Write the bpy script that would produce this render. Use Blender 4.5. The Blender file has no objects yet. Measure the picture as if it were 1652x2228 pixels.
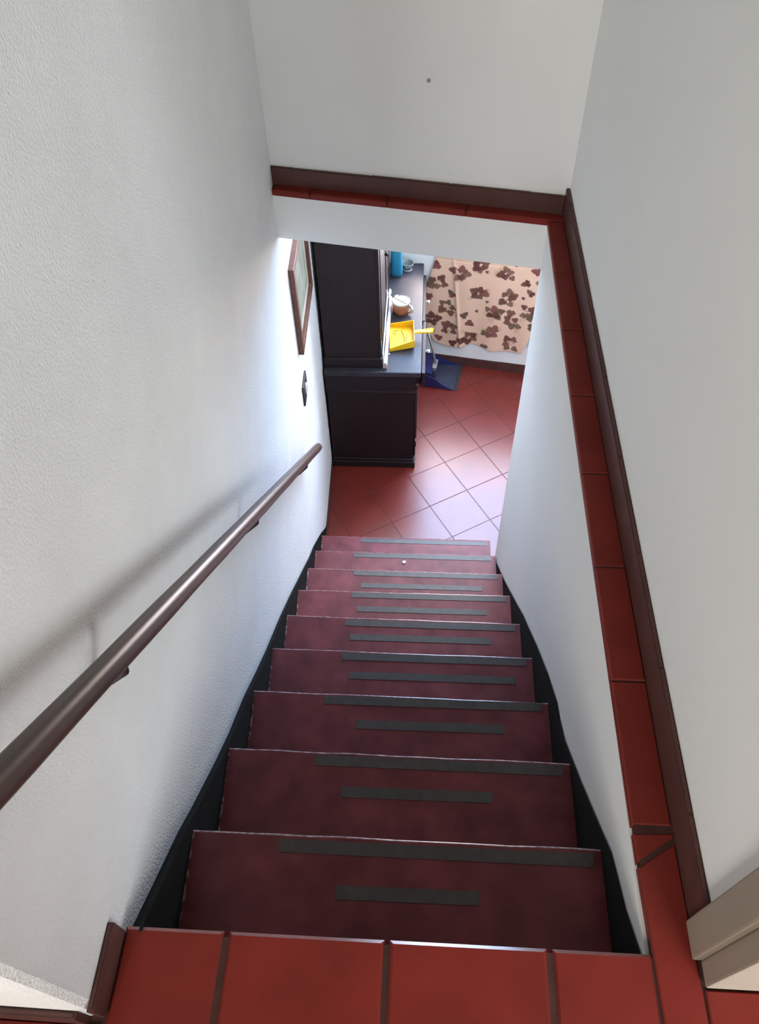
import bpy, bmesh, math, random
import numpy as np
from mathutils import Vector, Matrix

random.seed(7)
scene = bpy.context.scene
C = scene.collection
PI = math.pi

# ------------------------------------------------------------------ camera
cam_d = bpy.data.cameras.new('camera')
cam_d.sensor_fit = 'VERTICAL'
cam_d.sensor_height = 24.0
cam_d.lens = 18.5184
cam_d.clip_start = 0.02
cam = bpy.data.objects.new('camera', cam_d)
C.objects.link(cam)
PITCH, YAW, ROLL = 0.905057, -0.082849, -0.038391
fw = Vector((math.sin(YAW) * math.cos(PITCH), math.cos(YAW) * math.cos(PITCH), -math.sin(PITCH)))
rt = fw.cross(Vector((0, 0, 1))).normalized()
up = rt.cross(fw)
r2 = math.cos(ROLL) * rt + math.sin(ROLL) * up
u2 = -math.sin(ROLL) * rt + math.cos(ROLL) * up
M = Matrix((r2, u2, -fw)).transposed().to_4x4()
M.translation = Vector((0.45605, -0.25326, 1.51320))
cam.matrix_world = M
scene.camera = cam

# ------------------------------------------------------------------ light
def srgb(r, g, b):
    f = lambda c: c / 12.92 if c <= 0.04045 else ((c + 0.055) / 1.055) ** 2.4
    return tuple(f(c / 255.0) for c in (r, g, b))

world = bpy.data.worlds.new('overcast_sky')
scene.world = world
world.use_nodes = True
wbg = world.node_tree.nodes['Background']
wbg.inputs[0].default_value = (0.75, 0.85, 1.0, 1)
wbg.inputs[1].default_value = 1.0

def daylight(name, loc, direction, w, h, power, col):
    """Daylight standing outside a window opening, facing into the room."""
    d = bpy.data.lights.new(name, 'AREA')
    d.shape = 'RECTANGLE'
    d.size, d.size_y = w, h
    d.energy = power
    d.color = col
    o = bpy.data.objects.new(name, d)
    C.objects.link(o)
    o.location = loc
    o.rotation_euler = Vector(direction).to_track_quat('-Z', 'Z').to_euler()
    return o

# lower room back wall frame: point on wall face, direction along it and out of the room
TH = math.radians(-9.5)
LU = Vector((math.cos(TH), math.sin(TH), 0))
LV = Vector((-LU.y, LU.x, 0))
LA = Vector((0.719, 4.195, 0))
ZF = -2.3896            # lower floor level
CEIL = 2.45             # upper ceiling level
WIN1 = (-0.43, 0.76, -1.44, 1.85)       # s0, s1, z0, z1 of the lower window
WIN2 = (1.62, 3.22, 0.25, 2.10)         # x0, x1, z0, z1 right-hand room window
FILL_WIN = (-0.90, 0.10, 0.85, 2.0)        # added hall window behind the viewer, for fill light

lw = LA + LU * ((WIN1[0] + WIN1[1]) / 2) + LV * 0.22
# outside the lower window: blue sky, with added pale fill above and warm fill below
daylight('lower_window_sky', (lw.x, lw.y, -0.175), -LV, 1.19, 1.55, 180, (0.34, 0.60, 1.0))
daylight('lower_window_high_fill', (lw.x, lw.y, 1.225), -LV, 1.19, 1.25, 110, (1.0, 0.93, 0.86))  # added high fill that keeps the left wall neutral
daylight('lower_window_low_fill', (lw.x, lw.y, -1.195), -LV, 1.19, 0.49, 58, (1.0, 0.82, 0.74))  # added low warm fill, no real yard behind it
daylight('side_room_daylight', ((WIN2[0] + WIN2[1]) / 2, -2.80, (WIN2[2] + WIN2[3]) / 2), (0, 1, 0), 1.6, 1.85, 262, (0.93, 0.97, 1.0))
daylight('hall_fill_light', ((FILL_WIN[0] + FILL_WIN[1]) / 2, -2.80, (FILL_WIN[2] + FILL_WIN[3]) / 2), (0, 1, 0), 1.0, 1.15, 104, (1.0, 0.955, 0.89))  # added fill for the far upper wall, from an invented window

vs = scene.view_settings
vs.view_transform = 'Standard'
vs.look = 'None'
vs.exposure = 0.1
vs.gamma = 1.0
vs.use_curve_mapping = False
scene.cycles.use_denoising = True
scene.cycles.max_bounces = 12
scene.cycles.diffuse_bounces = 8
scene.cycles.caustics_reflective = False
scene.cycles.caustics_refractive = False

# ------------------------------------------------------------------ materials
def mat(name, col, rough=0.6, spec=0.5, noise=0.0, nscale=20, bump=0.0, bscale=80, bdetail=4,
        metallic=0.0, coat=0.0, col2=None, stretch=None, bdist=0.002):
    m = bpy.data.materials.new(name)
    m.use_nodes = True
    nt = m.node_tree
    b = nt.nodes['Principled BSDF']
    b.inputs['Base Color'].default_value = (*col, 1)
    b.inputs['Roughness'].default_value = rough
    b.inputs['Specular IOR Level'].default_value = spec
    b.inputs['Metallic'].default_value = metallic
    if coat:
        b.inputs['Coat Weight'].default_value = coat
        b.inputs['Coat Roughness'].default_value = 0.15
    tc = nt.nodes.new('ShaderNodeTexCoord')
    vec = tc.outputs['Object']
    if stretch:
        mp = nt.nodes.new('ShaderNodeMapping')
        mp.inputs['Scale'].default_value = stretch
        nt.links.new(vec, mp.inputs['Vector'])
        vec = mp.outputs['Vector']
    if noise:
        n = nt.nodes.new('ShaderNodeTexNoise')
        n.inputs['Scale'].default_value = nscale
        n.inputs['Detail'].default_value = 5
        nt.links.new(vec, n.inputs['Vector'])
        r = nt.nodes.new('ShaderNodeValToRGB')
        r.color_ramp.elements[0].position = 0.32
        r.color_ramp.elements[1].position = 0.70
        c2 = col2 or tuple(c * (1 - noise) for c in col)
        r.color_ramp.elements[0].color = (*c2, 1)
        r.color_ramp.elements[1].color = (*col, 1)
        nt.links.new(n.outputs['Fac'], r.inputs['Fac'])
        nt.links.new(r.outputs['Color'], b.inputs['Base Color'])
    if bump:
        n2 = nt.nodes.new('ShaderNodeTexNoise')
        n2.inputs['Scale'].default_value = bscale
        n2.inputs['Detail'].default_value = bdetail
        nt.links.new(vec, n2.inputs['Vector'])
        bp = nt.nodes.new('ShaderNodeBump')
        bp.inputs['Strength'].default_value = bump
        bp.inputs['Distance'].default_value = bdist
        nt.links.new(n2.outputs['Fac'], bp.inputs['Height'])
        nt.links.new(bp.outputs['Normal'], b.inputs['Normal'])
    return m

def window_pane_mat():
    m = bpy.data.materials.new('window_glass')
    m.use_nodes = True
    nt = m.node_tree
    nt.nodes.clear()
    o = nt.nodes.new('ShaderNodeOutputMaterial')
    mx = nt.nodes.new('ShaderNodeMixShader')
    t = nt.nodes.new('ShaderNodeBsdfTransparent')
    g = nt.nodes.new('ShaderNodeBsdfGlossy')
    g.inputs['Roughness'].default_value = 0.02
    mx.inputs[0].default_value = 0.06
    nt.links.new(t.outputs[0], mx.inputs[1])
    nt.links.new(g.outputs[0], mx.inputs[2])
    nt.links.new(mx.outputs[0], o.inputs[0])
    return m

MT = {}
MT['plaster_rough'] = mat('rough_white_plaster', (0.80, 0.81, 0.80), 0.92, 0.2, noise=0.05, nscale=6, bump=0.7, bscale=200, bdetail=3, bdist=0.004)
MT['plaster'] = mat('smooth_white_paint', (0.81, 0.815, 0.79), 0.9, 0.2, noise=0.03, nscale=3, bump=0.05, bscale=60)
MT['ceiling'] = mat('ceiling_paint', (0.75, 0.75, 0.74), 0.92, 0.2, noise=0.02, nscale=4)
MT['ceildark'] = mat('darkened_unseen_ceiling', (0.05, 0.03, 0.02), 0.6, 0.3, noise=0.4, nscale=8, stretch=(6, 0.6, 6))  # unseen ceiling, darkened to cut bounce onto the upper treads
MT['tile'] = mat('red_clay_tile', (0.20, 0.023, 0.0155), 0.5, 0.22, noise=0.25, nscale=7, bump=0.08, bscale=35)
MT['tile_edge'] = mat('glossy_highlight_tile_edge', (0.30, 0.10, 0.085), 0.22, 0.6, noise=0.2, nscale=30)  # edge wear, with its pale highlight put into the lighter colour
MT['tile_floor'] = mat('glossy_red_floor_tile', (0.18, 0.023, 0.015), 0.30, 0.55, noise=0.22, nscale=6, bump=0.05, bscale=25)
MT['grout'] = mat('dark_grout', (0.075, 0.030, 0.024), 0.85, 0.2, noise=0.3, nscale=40)
MT['floor_grout'] = mat('sealed_red_grout', (0.10, 0.022, 0.016), 0.45, 0.35, noise=0.2, nscale=40)
MT['skirting'] = mat('brown_skirting_tile', (0.095, 0.036, 0.030), 0.5, 0.4, noise=0.25, nscale=12, bump=0.06, bscale=50)
MT['tread'] = mat('oxblood_painted_tread', (0.22, 0.050, 0.058), 0.42, 0.28, noise=0.45, nscale=11, bump=0.12, bscale=30)
MT['riser'] = mat('dark_painted_riser', (0.045, 0.012, 0.016), 0.5, 0.4, noise=0.3, nscale=9)
MT['nosing_wear'] = mat('worn_pale_nosing', (0.42, 0.33, 0.33), 0.24, 0.6, noise=0.75, nscale=60, col2=(0.10, 0.03, 0.035))
MT['edge_chips'] = mat('chipped_paint_edge', (0.34, 0.25, 0.25), 0.5, 0.3, noise=0.8, nscale=45, col2=(0.14, 0.035, 0.042))
_r = [n for n in MT['edge_chips'].node_tree.nodes if n.type == 'VALTORGB'][0]
_r.color_ramp.elements[0].position, _r.color_ramp.elements[1].position = 0.50, 0.62
MT['tape'] = mat('grey_grip_tape', (0.085, 0.074, 0.072), 0.42, 0.45, noise=0.25, nscale=40, bump=0.2, bscale=300)
MT['black'] = mat('black_skirt_paint', (0.012, 0.0132, 0.0115), 0.8, 0.12, noise=0.3, nscale=20, bump=0.1, bscale=60)
MT['rail'] = mat('varnished_brown_wood', (0.085, 0.046, 0.038), 0.33, 0.5, noise=0.45, nscale=14, stretch=(1.0, 0.15, 0.15))
MT['peg'] = mat('dark_metal_peg', (0.045, 0.028, 0.028), 0.4, 0.5, metallic=0.4)
MT['darkwood'] = mat('near_black_stained_wood', (0.019, 0.0115, 0.0125), 0.52, 0.3, noise=0.35, nscale=10, stretch=(6, 6, 0.8))
MT['worktop'] = mat('dark_polished_worktop', (0.040, 0.038, 0.046), 0.38, 0.25, noise=0.35, nscale=9, bump=0.03, bscale=40)
MT['cream'] = mat('cream_gloss_paint', (0.31, 0.26, 0.205), 0.5, 0.4, noise=0.08, nscale=6)
MT['frame'] = mat('brown_picture_frame_wood', (0.16, 0.062, 0.040), 0.42, 0.5, noise=0.3, nscale=25)
MT['mount'] = mat('cream_picture_mount', (0.55, 0.52, 0.44), 0.8, 0.2)
MT['print'] = mat('faded_green_print', (0.34, 0.36, 0.27), 0.6, 0.3, noise=0.5, nscale=9, col2=(0.20, 0.20, 0.15))
MT['socket'] = mat('dark_grey_plastic', (0.035, 0.036, 0.038), 0.4, 0.5)
MT['pale'] = mat('pale_grey_plastic', (0.55, 0.55, 0.55), 0.4, 0.5)
MT['white'] = mat('white_plastic', (0.70, 0.69, 0.69), 0.4, 0.5)
MT['yellow'] = mat('yellow_plastic', (0.74, 0.42, 0.006), 0.45, 0.5)
MT['blue'] = mat('blue_plastic', (0.022, 0.024, 0.12), 0.42, 0.5, noise=0.15, nscale=12)
MT['bluedusty'] = mat('dusty_blue_plastic', (0.050, 0.054, 0.095), 0.55, 0.4, noise=0.45, nscale=22)
MT['metal'] = mat('dull_grey_metal', (0.42, 0.40, 0.39), 0.42, 0.5, metallic=0.55)
MT['copper'] = mat('orange_brown_ceramic', (0.31, 0.115, 0.060), 0.5, 0.5, noise=0.15, nscale=12)
MT['creamlid'] = mat('cream_plastic_lid', (0.32, 0.31, 0.22), 0.6, 0.5)
MT['paper'] = mat('grey_white_newsprint', (0.46, 0.46, 0.45), 0.8, 0.2, noise=0.35, nscale=30, stretch=(1, 0.35, 1))
MT['paperpink'] = mat('pinkish_newsprint', (0.48, 0.44, 0.44), 0.8, 0.2, noise=0.4, nscale=14, col2=(0.42, 0.24, 0.25))
MT['niche'] = mat('shade_grey_green_niche', (0.14, 0.14, 0.12), 0.8, 0.2)  # shade of the recess is put into this dark colour
MT['hair'] = mat('dark_hair', (0.05, 0.03, 0.01), 0.6, 0.3)
MT['crumb'] = mat('white_crumb', (0.7, 0.68, 0.66), 0.8, 0.2)
MT['glass'] = window_pane_mat()
MT['frame_white'] = mat('white_window_paint', (0.7, 0.7, 0.69), 0.5, 0.4)
MT['dirt'] = mat('wall_mark_grey', (0.35, 0.35, 0.34), 0.9, 0.1)

def tinted(name, col, rough, trans, ior=1.35):
    m = mat(name, col, rough, 0.5)
    b = m.node_tree.nodes['Principled BSDF']
    b.inputs['Transmission Weight'].default_value = trans
    b.inputs['IOR'].default_value = ior
    return m
MT['bluebottle'] = tinted('clear_blue_plastic', (0.05, 0.42, 0.68), 0.12, 0.55)
MT['blueliquid'] = mat('blue_cleaning_liquid', (0.010, 0.16, 0.32), 0.15, 0.5)
MT['clearglass'] = tinted('greenish_clear_glass', (0.55, 0.62, 0.60), 0.08, 0.8)

# ------------------------------------------------------------------ mesh helpers
def link(name, me, material, parent=None):
    o = bpy.data.objects.new(name, me)
    C.objects.link(o)
    if material is not None:
        me.materials.append(MT[material] if isinstance(material, str) else material)
    if parent is not None:
        o.parent = parent
    return o

def from_bm(name, bm, material, parent=None, smooth=False):
    bmesh.ops.recalc_face_normals(bm, faces=bm.faces)
    me = bpy.data.meshes.new(name)
    bm.to_mesh(me)
    bm.free()
    if smooth:
        for p in me.polygons:
            p.use_smooth = True
    return link(name, me, material, parent)

def add_box(bm, x0, x1, y0, y1, z0, z1):
    v = [bm.verts.new(p) for p in ((x0, y0, z0), (x1, y0, z0), (x1, y1, z0), (x0, y1, z0),
                                   (x0, y0, z1), (x1, y0, z1), (x1, y1, z1), (x0, y1, z1))]
    for f in ((0, 3, 2, 1), (4, 5, 6, 7), (0, 1, 5, 4), (1, 2, 6, 5), (2, 3, 7, 6), (3, 0, 4, 7)):
        bm.faces.new([v[i] for i in f])
    return v

def bevel(bm, w, seg=2):
    bmesh.ops.bevel(bm, geom=list(bm.edges), offset=w, segments=seg, affect='EDGES', profile=0.6)

def box(name, x0, x1, y0, y1, z0, z1, material, parent=None, bev=0.0, seg=2):
    bm = bmesh.new()
    add_box(bm, x0, x1, y0, y1, z0, z1)
    if bev:
        bevel(bm, bev, seg)
    return from_bm(name, bm, material, parent, smooth=False)

def add_prism(bm, pts, z0, z1):
    lo = [bm.verts.new((p[0], p[1], z0)) for p in pts]
    hi = [bm.verts.new((p[0], p[1], z1)) for p in pts]
    bm.faces.new(lo[::-1])
    bm.faces.new(hi)
    n = len(pts)
    for i in range(n):
        bm.faces.new((lo[i], lo[(i + 1) % n], hi[(i + 1) % n], hi[i]))

def prism(name, pts, z0, z1, material, parent=None, bev=0.0):
    bm = bmesh.new()
    add_prism(bm, pts, z0, z1)
    if bev:
        bmesh.ops.recalc_face_normals(bm, faces=bm.faces)
        bevel(bm, bev, 2)
    return from_bm(name, bm, material, parent)

def tube(bm, pts, radii, seg=14, caps=True):
    pts = [Vector(p) for p in pts]
    rings = []
    n = len(pts)
    ref = Vector((0, 0, 1))
    for i, p in enumerate(pts):
        t = (pts[min(i + 1, n - 1)] - pts[max(i - 1, 0)]).normalized()
        a = t.cross(ref)
        if a.length < 1e-3:
            a = t.cross(Vector((1, 0, 0)))
        a.normalize()
        b = t.cross(a)
        r = radii[i] if hasattr(radii, '__len__') else radii
        rings.append([bm.verts.new(p + (a * math.cos(2 * PI * k / seg) + b * math.sin(2 * PI * k / seg)) * r) for k in range(seg)])
    for i in range(n - 1):
        for k in range(seg):
            bm.faces.new((rings[i][k], rings[i][(k + 1) % seg], rings[i + 1][(k + 1) % seg], rings[i + 1][k]))
    if caps:
        bm.faces.new(rings[0][::-1])
        bm.faces.new(rings[-1])

def lathe(bm, prof, seg=28, cx=0, cy=0, sx=1.0, sy=1.0, power=2.0):
    """Profile of (r, z); superellipse section when power > 2."""
    rings = []
    for r, z in prof:
        ring = []
        for k in range(seg):
            a = 2 * PI * k / seg
            c, s = math.cos(a), math.sin(a)
            q = (abs(c) ** power + abs(s) ** power) ** (-1 / power)
            ring.append(bm.verts.new((cx + r * q * c * sx, cy + r * q * s * sy, z)))
        rings.append(ring)
    for i in range(len(rings) - 1):
        for k in range(seg):
            bm.faces.new((rings[i][k], rings[i][(k + 1) % seg], rings[i + 1][(k + 1) % seg], rings[i + 1][k]))
    bm.faces.new(rings[0][::-1])
    bm.faces.new(rings[-1])

def empty(name, loc=(0, 0, 0)):
    o = bpy.data.objects.new(name, None)
    o.empty_display_size = 0.1
    C.objects.link(o)
    o.location = loc
    return o

def tag(o, label, cat, group=None, kind=None):
    o['label'] = label
    o['category'] = cat
    if group:
        o['group'] = group
    if kind:
        o['kind'] = kind
    return o

def struct(o, label, cat):
    return tag(o, label, cat, kind='structure')

def wall_frame(name, origin, u, v, s0, s1, z0, z1, thick, holes, material):
    """Wall in the frame (origin, u along, v away from the room) with rectangular openings, one mesh."""
    ss = sorted({s0, s1, *[h[0] for h in holes], *[h[1] for h in holes]})
    zs = sorted({z0, z1, *[h[2] for h in holes], *[h[3] for h in holes]})
    solid = lambda i, j: (0 <= i < len(ss) - 1 and 0 <= j < len(zs) - 1 and not any(
        h[0] - 1e-6 <= ss[i] and ss[i + 1] <= h[1] + 1e-6 and h[2] - 1e-6 <= zs[j] and zs[j + 1] <= h[3] + 1e-6 for h in holes))
    bm = bmesh.new()
    cache = {}
    def V(i, j, d):
        k = (i, j, d)
        if k not in cache:
            p = Vector(origin) + u * ss[i] + v * (thick * d)
            cache[k] = bm.verts.new((p.x, p.y, zs[j]))
        return cache[k]
    for i in range(len(ss) - 1):
        for j in range(len(zs) - 1):
            if not solid(i, j):
                continue
            for d in (0, 1):
                bm.faces.new((V(i, j, d), V(i + 1, j, d), V(i + 1, j + 1, d), V(i, j + 1, d)))
            for (di, dj, a, b) in ((-1, 0, (0, 0), (0, 1)), (1, 0, (1, 0), (1, 1)), (0, -1, (0, 0), (1, 0)), (0, 1, (0, 1), (1, 1))):
                if not solid(i + di, j + dj):
                    bm.faces.new((V(i + a[0], j + a[1], 0), V(i + b[0], j + b[1], 0), V(i + b[0], j + b[1], 1), V(i + a[0], j + a[1], 1)))
    return from_bm(name, bm, material)

def clip(poly, a, b, c):
    """Keep the part of a polygon where a*x + b*y <= c."""
    out = []
    for i in range(len(poly)):
        p, q = poly[i], poly[(i + 1) % len(poly)]
        dp, dq = a * p[0] + b * p[1] - c, a * q[0] + b * q[1] - c
        if dp <= 0:
            out.append(p)
        if dp * dq < 0:
            t = dp / (dp - dq)
            out.append((p[0] + (q[0] - p[0]) * t, p[1] + (q[1] - p[1]) * t))
    return out

def area(poly):
    return abs(sum(poly[i][0] * poly[(i + 1) % len(poly)][1] - poly[(i + 1) % len(poly)][0] * poly[i][1] for i in range(len(poly)))) / 2

def inset(poly, d):
    """Shrink a convex polygon by d."""
    n = len(poly)
    cx, cy = sum(p[0] for p in poly) / n, sum(p[1] for p in poly) / n
    res = list(poly)
    for i in range(n):
        p, q = poly[i], poly[(i + 1) % n]
        nx, ny = q[1] - p[1], p[0] - q[0]
        l = math.hypot(nx, ny)
        if l < 1e-6:
            continue
        nx, ny = nx / l, ny / l
        if nx * (cx - p[0]) + ny * (cy - p[1]) > 0:
            nx, ny = -nx, -ny
        res = clip(res, nx, ny, nx * p[0] + ny * p[1] - d)
        if len(res) < 3:
            return []
    return res

def dedupe(poly):
    out = []
    for p in poly:
        if not out or math.hypot(p[0] - out[-1][0], p[1] - out[-1][1]) > 1e-4:
            out.append(p)
    if len(out) > 1 and math.hypot(out[0][0] - out[-1][0], out[0][1] - out[-1][1]) < 1e-4:
        out.pop()
    return out

def slab_tile(name, poly, z0, z1, material, parent, cham=0.0025, edge=None):
    """A tile with a chamfered upper edge."""
    poly = dedupe(poly)
    top = dedupe(inset(poly, cham))
    if len(poly) < 3 or len(top) != len(poly):
        top = poly
    bm = bmesh.new()
    lo = [bm.verts.new((p[0], p[1], z0)) for p in poly]
    mi = [bm.verts.new((p[0], p[1], z1 - cham)) for p in poly]
    n = len(poly)
    cx, cy = sum(p[0] for p in poly) / n, sum(p[1] for p in poly) / n
    hi = []
    for p in poly:      # nearest inset corner
        t = min(top, key=lambda q: (q[0] - p[0]) ** 2 + (q[1] - p[1]) ** 2)
        hi.append(bm.verts.new((t[0], t[1], z1)))
    bm.faces.new(hi)
    bm.faces.new(lo[::-1])
    for i in range(n):
        j = (i + 1) % n
        bm.faces.new((lo[i], lo[j], mi[j], mi[i]))
        bm.faces.new((mi[i], mi[j], hi[j], hi[i]))
    o = from_bm(name, bm, material, parent)
    if edge:
        o.data.materials.append(MT[edge])
        for p in o.data.polygons:
            if 0.2 < p.normal.z < 0.95 and p.normal.y > 0.3:
                p.material_index = 1
    return o

# ------------------------------------------------------------------ dimensions
RUN, RISE, Y0 = 0.2743, 0.23882, -0.0371
nose_y = lambda i: i * RUN + Y0 if i else 0.0
nose_z = lambda i: -i * RISE
WL = lambda y: -0.045 - 0.027 * y           # left wall face
SL = lambda y: -0.005 - 0.0415 * y          # left skirt face
WR = lambda y: 0.860 + 0.003 * y            # right stair wall face
SR = lambda y: 0.854 + 0.003 * y            # right skirt face
F0, F1 = Vector((-0.111, 2.394)), Vector((0.866, 2.212))     # edge of the far ledge
B0, B1 = Vector((-0.120, 2.432)), Vector((0.914, 2.245))     # skirting face of the far ledge
SLAB = -0.195          # underside of the header beam
LCEIL = 2.05            # lower room ceiling

# ------------------------------------------------------------------ the setting: walls
# left wall: one plane from the landing down the stairs into the lower room
pts = [(-1.6, -0.118), (-0.062, -0.131), (-0.050, -0.127), (-0.0445, -0.115), (WL(0), 0.0), (WL(2.4), 2.4), (WL(4.75), 4.75), (-0.55, 4.75), (-0.55, 0.05), (-1.6, 0.05)]
struct(prism('wall_left', pts, ZF, CEIL, 'plaster_rough'),
       'tall rough white plaster wall on the left with the handrail', 'wall')

# right stairwell wall (below the ledge) and the upper right wall with a doorway
struct(prism('wall_right', [(WR(0), 0.004), (0.8665, 2.214), (1.05, 2.180), (1.05, 0.004)], ZF, -0.022, 'plaster'),
       'smooth white stairwell wall on the right below the red tiled ledge', 'wall')
struct(wall_frame('wall_right_upper', (0.950, 0, 0), Vector((-0.0094, 1, 0)), Vector((1, 0.0094, 0)), -2.6, 2.40, 0.0, CEIL, 0.11,
                  [(-1.10, 0.040, 0.0, 2.06)], 'plaster'),
       'smooth pale upper wall on the right above the red ledge and brown skirting', 'wall')

# far upper wall, standing on the floor slab
bd = (B1 - B0).normalized()
bn = Vector((-bd.y, bd.x))
p0, p1 = B0 - bd * 0.25 + bn * 0.012, B1 + bd * 0.25 + bn * 0.012
wb = struct(prism('wall_back', [p0, p1, p1 + bn * 0.15, p0 + bn * 0.15], -0.022, CEIL, 'plaster'),
            'smooth pale upper wall facing the viewer above the stair opening', 'wall')
bm = bmesh.new()
bmesh.ops.create_uvsphere(bm, u_segments=10, v_segments=6, radius=0.006)
mk = from_bm('wall_dent', bm, 'dirt', wb, smooth=True)
mk.location = (0.447, 2.338, 0.398)
mk['label'] = 'small dark filled nail hole in the wall'

# header beam at the edge of the upper floor and the lower ceiling behind it
fd = (F1 - F0).normalized()
q0 = F0 - fd * 0.2
q1 = F1 + fd * 0.19
struct(prism('trim_3', [q0, F1, q1, q1 + bn * 0.24, q0 + bn * 0.24], SLAB, -0.022, 'plaster'),
       'white header beam across the foot of the stairwell', 'beam')
struct(prism('ceiling', [p0 + bn * 0.10, p1 + bn * 0.10, (1.2, 2.02), (3.3, 2.02), (3.3, 4.95), (-0.6, 4.95)], LCEIL, LCEIL + 0.1, 'ceiling'),
       'white ceiling of the lower room', 'ceiling')
struct(box('ceiling_upper', -1.75, 3.75, -2.75, 2.75, CEIL, CEIL + 0.12, 'ceildark'), 'unseen ceiling over the landing, made dark to dim the upper treads', 'ceiling')

# hall and side room shell around the landing
struct(wall_frame('wall_hall_rear', (0, -2.6, 0), Vector((1, 0, 0)), Vector((0, -1, 0)), -1.7, 3.7, 0.0, CEIL, 0.14,
                  [(FILL_WIN[0], FILL_WIN[1], FILL_WIN[2], FILL_WIN[3]), (WIN2[0], WIN2[1], WIN2[2], WIN2[3])], 'plaster'),
       'white hall wall behind the viewer with the side room window and an added fill window', 'wall')
struct(box('wall_hall_left', -1.75, -1.6, -2.74, 0.05, 0.0, CEIL, 'plaster'), 'white end wall of the hall left of the landing', 'wall')
struct(box('wall_side_room', 3.6, 3.75, -2.74, 1.35, 0.0, CEIL, 'plaster'), 'white far wall of the room beyond the doorway', 'wall')
struct(box('wall_side_room_end', 1.06, 3.6, 1.2, 1.35, 0.0, CEIL, 'plaster'), 'white end wall of the room beyond the doorway', 'wall')

# lower room shell
NICHE = (-0.20, 0.56, -2.165, -1.58)
struct(wall_frame('wall_lower_back', LA, LU, LV, -1.35, 2.65, ZF, LCEIL, 0.16, [WIN1, NICHE], 'plaster'),
       'white lower room wall behind the floral cloth', 'wall')
struct(wall_frame('wall_lower_right', (3.2, 0, 0), Vector((0, 1, 0)), Vector((1, 0, 0)), 1.8, 4.3, ZF, LCEIL, 0.15, [], 'plaster'), 'white right wall of the lower room', 'wall')
struct(box('wall_lower_front', 1.05, 3.2, 2.02, 2.17, ZF, LCEIL, 'plaster'), 'white lower room wall beside the foot of the stairs', 'wall')
# closed back of the niche behind the cloth
bm = bmesh.new()
o_ = LA + LV * 0.16
P = [LA + LU * NICHE[0] + LV * 0.15, LA + LU * NICHE[1] + LV * 0.15, LA + LU * NICHE[1] + LV * 0.19, LA + LU * NICHE[0] + LV * 0.19]
add_prism(bm, [(p.x, p.y) for p in P], NICHE[2] - 0.03, NICHE[3] + 0.03)
struct(from_bm('trim_4', bm, 'niche'), 'niche back behind the floral cloth, shade put into its grey-green colour', 'niche')

# windows ---------------------------------------------------------------
def window(name, origin, u, v, s0, s1, z0, z1, depth, label):
    root = empty(name, (origin + u * s0).to_tuple()[:2] + (z0,))
    base = Vector((root.location.x, root.location.y, 0))
    def bar(nm, a0, a1, b0, b1, d0, d1, m, par=root):
        bm = bmesh.new()
        q = [u * a0 + v * d0, u * a1 + v * d0, u * a1 + v * d1, u * a0 + v * d1]
        add_prism(bm, [(p.x, p.y) for p in q], b0 - z0, b1 - z0)
        return from_bm(nm, bm, m, par)
    W = s1 - s0
    t = 0.045
    bar('frame_stile', 0, t, z0, z1, depth, depth + 0.05, 'frame_white')
    bar('frame_stile', W - t, W, z0, z1, depth, depth + 0.05, 'frame_white')
    bar('frame_rail', t, W - t, z0, z0 + t, depth, depth + 0.05, 'frame_white')
    bar('frame_rail', t, W - t, z1 - t, z1, depth, depth + 0.05, 'frame_white')
    bar('mullion', W / 2 - 0.02, W / 2 + 0.02, z0 + t, z1 - t, depth, depth + 0.05, 'frame_white')
    for a in (t, W / 2 + 0.02):
        bar('pane', a, a + W / 2 - t - 0.02, z0 + t, z1 - t, depth + 0.022, depth + 0.028, 'glass')
    bar('sill', 0.0, W, z0, z0 + 0.012, 0.0, depth, 'frame_white')
    struct(root, label, 'window')
window('window_1', LA, LU, LV, *WIN1, 0.09, 'white framed window above the floral cloth in the lower room')
window('window_2', Vector((0, -2.6, 0)), Vector((1, 0, 0)), Vector((0, -1, 0)), *WIN2, 0.06, 'white framed window of the side room')
window('window_fill', Vector((0, -2.6, 0)), Vector((1, 0, 0)), Vector((0, -1, 0)), *FILL_WIN, 0.06, 'added white framed hall window behind the viewer, for fill light')

# door lining at the right -------------------------------------------------
d1 = empty('door_1', (0.95, 0, 0))
bx = lambda nm, x0, x1, y0, y1, z0, z1, b=0.004: box(nm, x0 - 0.95, x1 - 0.95, y0, y1, z0, z1, 'cream', d1, b)
bx('architrave', 0.930, 0.952, -0.002, 0.058, 0.0, 2.12)
bx('door_jamb', 0.944, 1.075, -0.042, -0.002, 0.0, 2.06)
bx('architrave', 0.930, 0.958, -1.165, -1.105, 0.0, 2.12)
bx('door_jamb', 0.944, 1.075, -1.105, -1.065, 0.0, 2.06)
bx('door_head', 0.944, 1.075, -1.065, -0.042, 2.02, 2.06)
bx('architrave', 0.930, 0.956, -1.105, -0.002, 2.06, 2.12)
struct(d1, 'cream painted door lining at the right edge of the landing', 'door frame')

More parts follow.
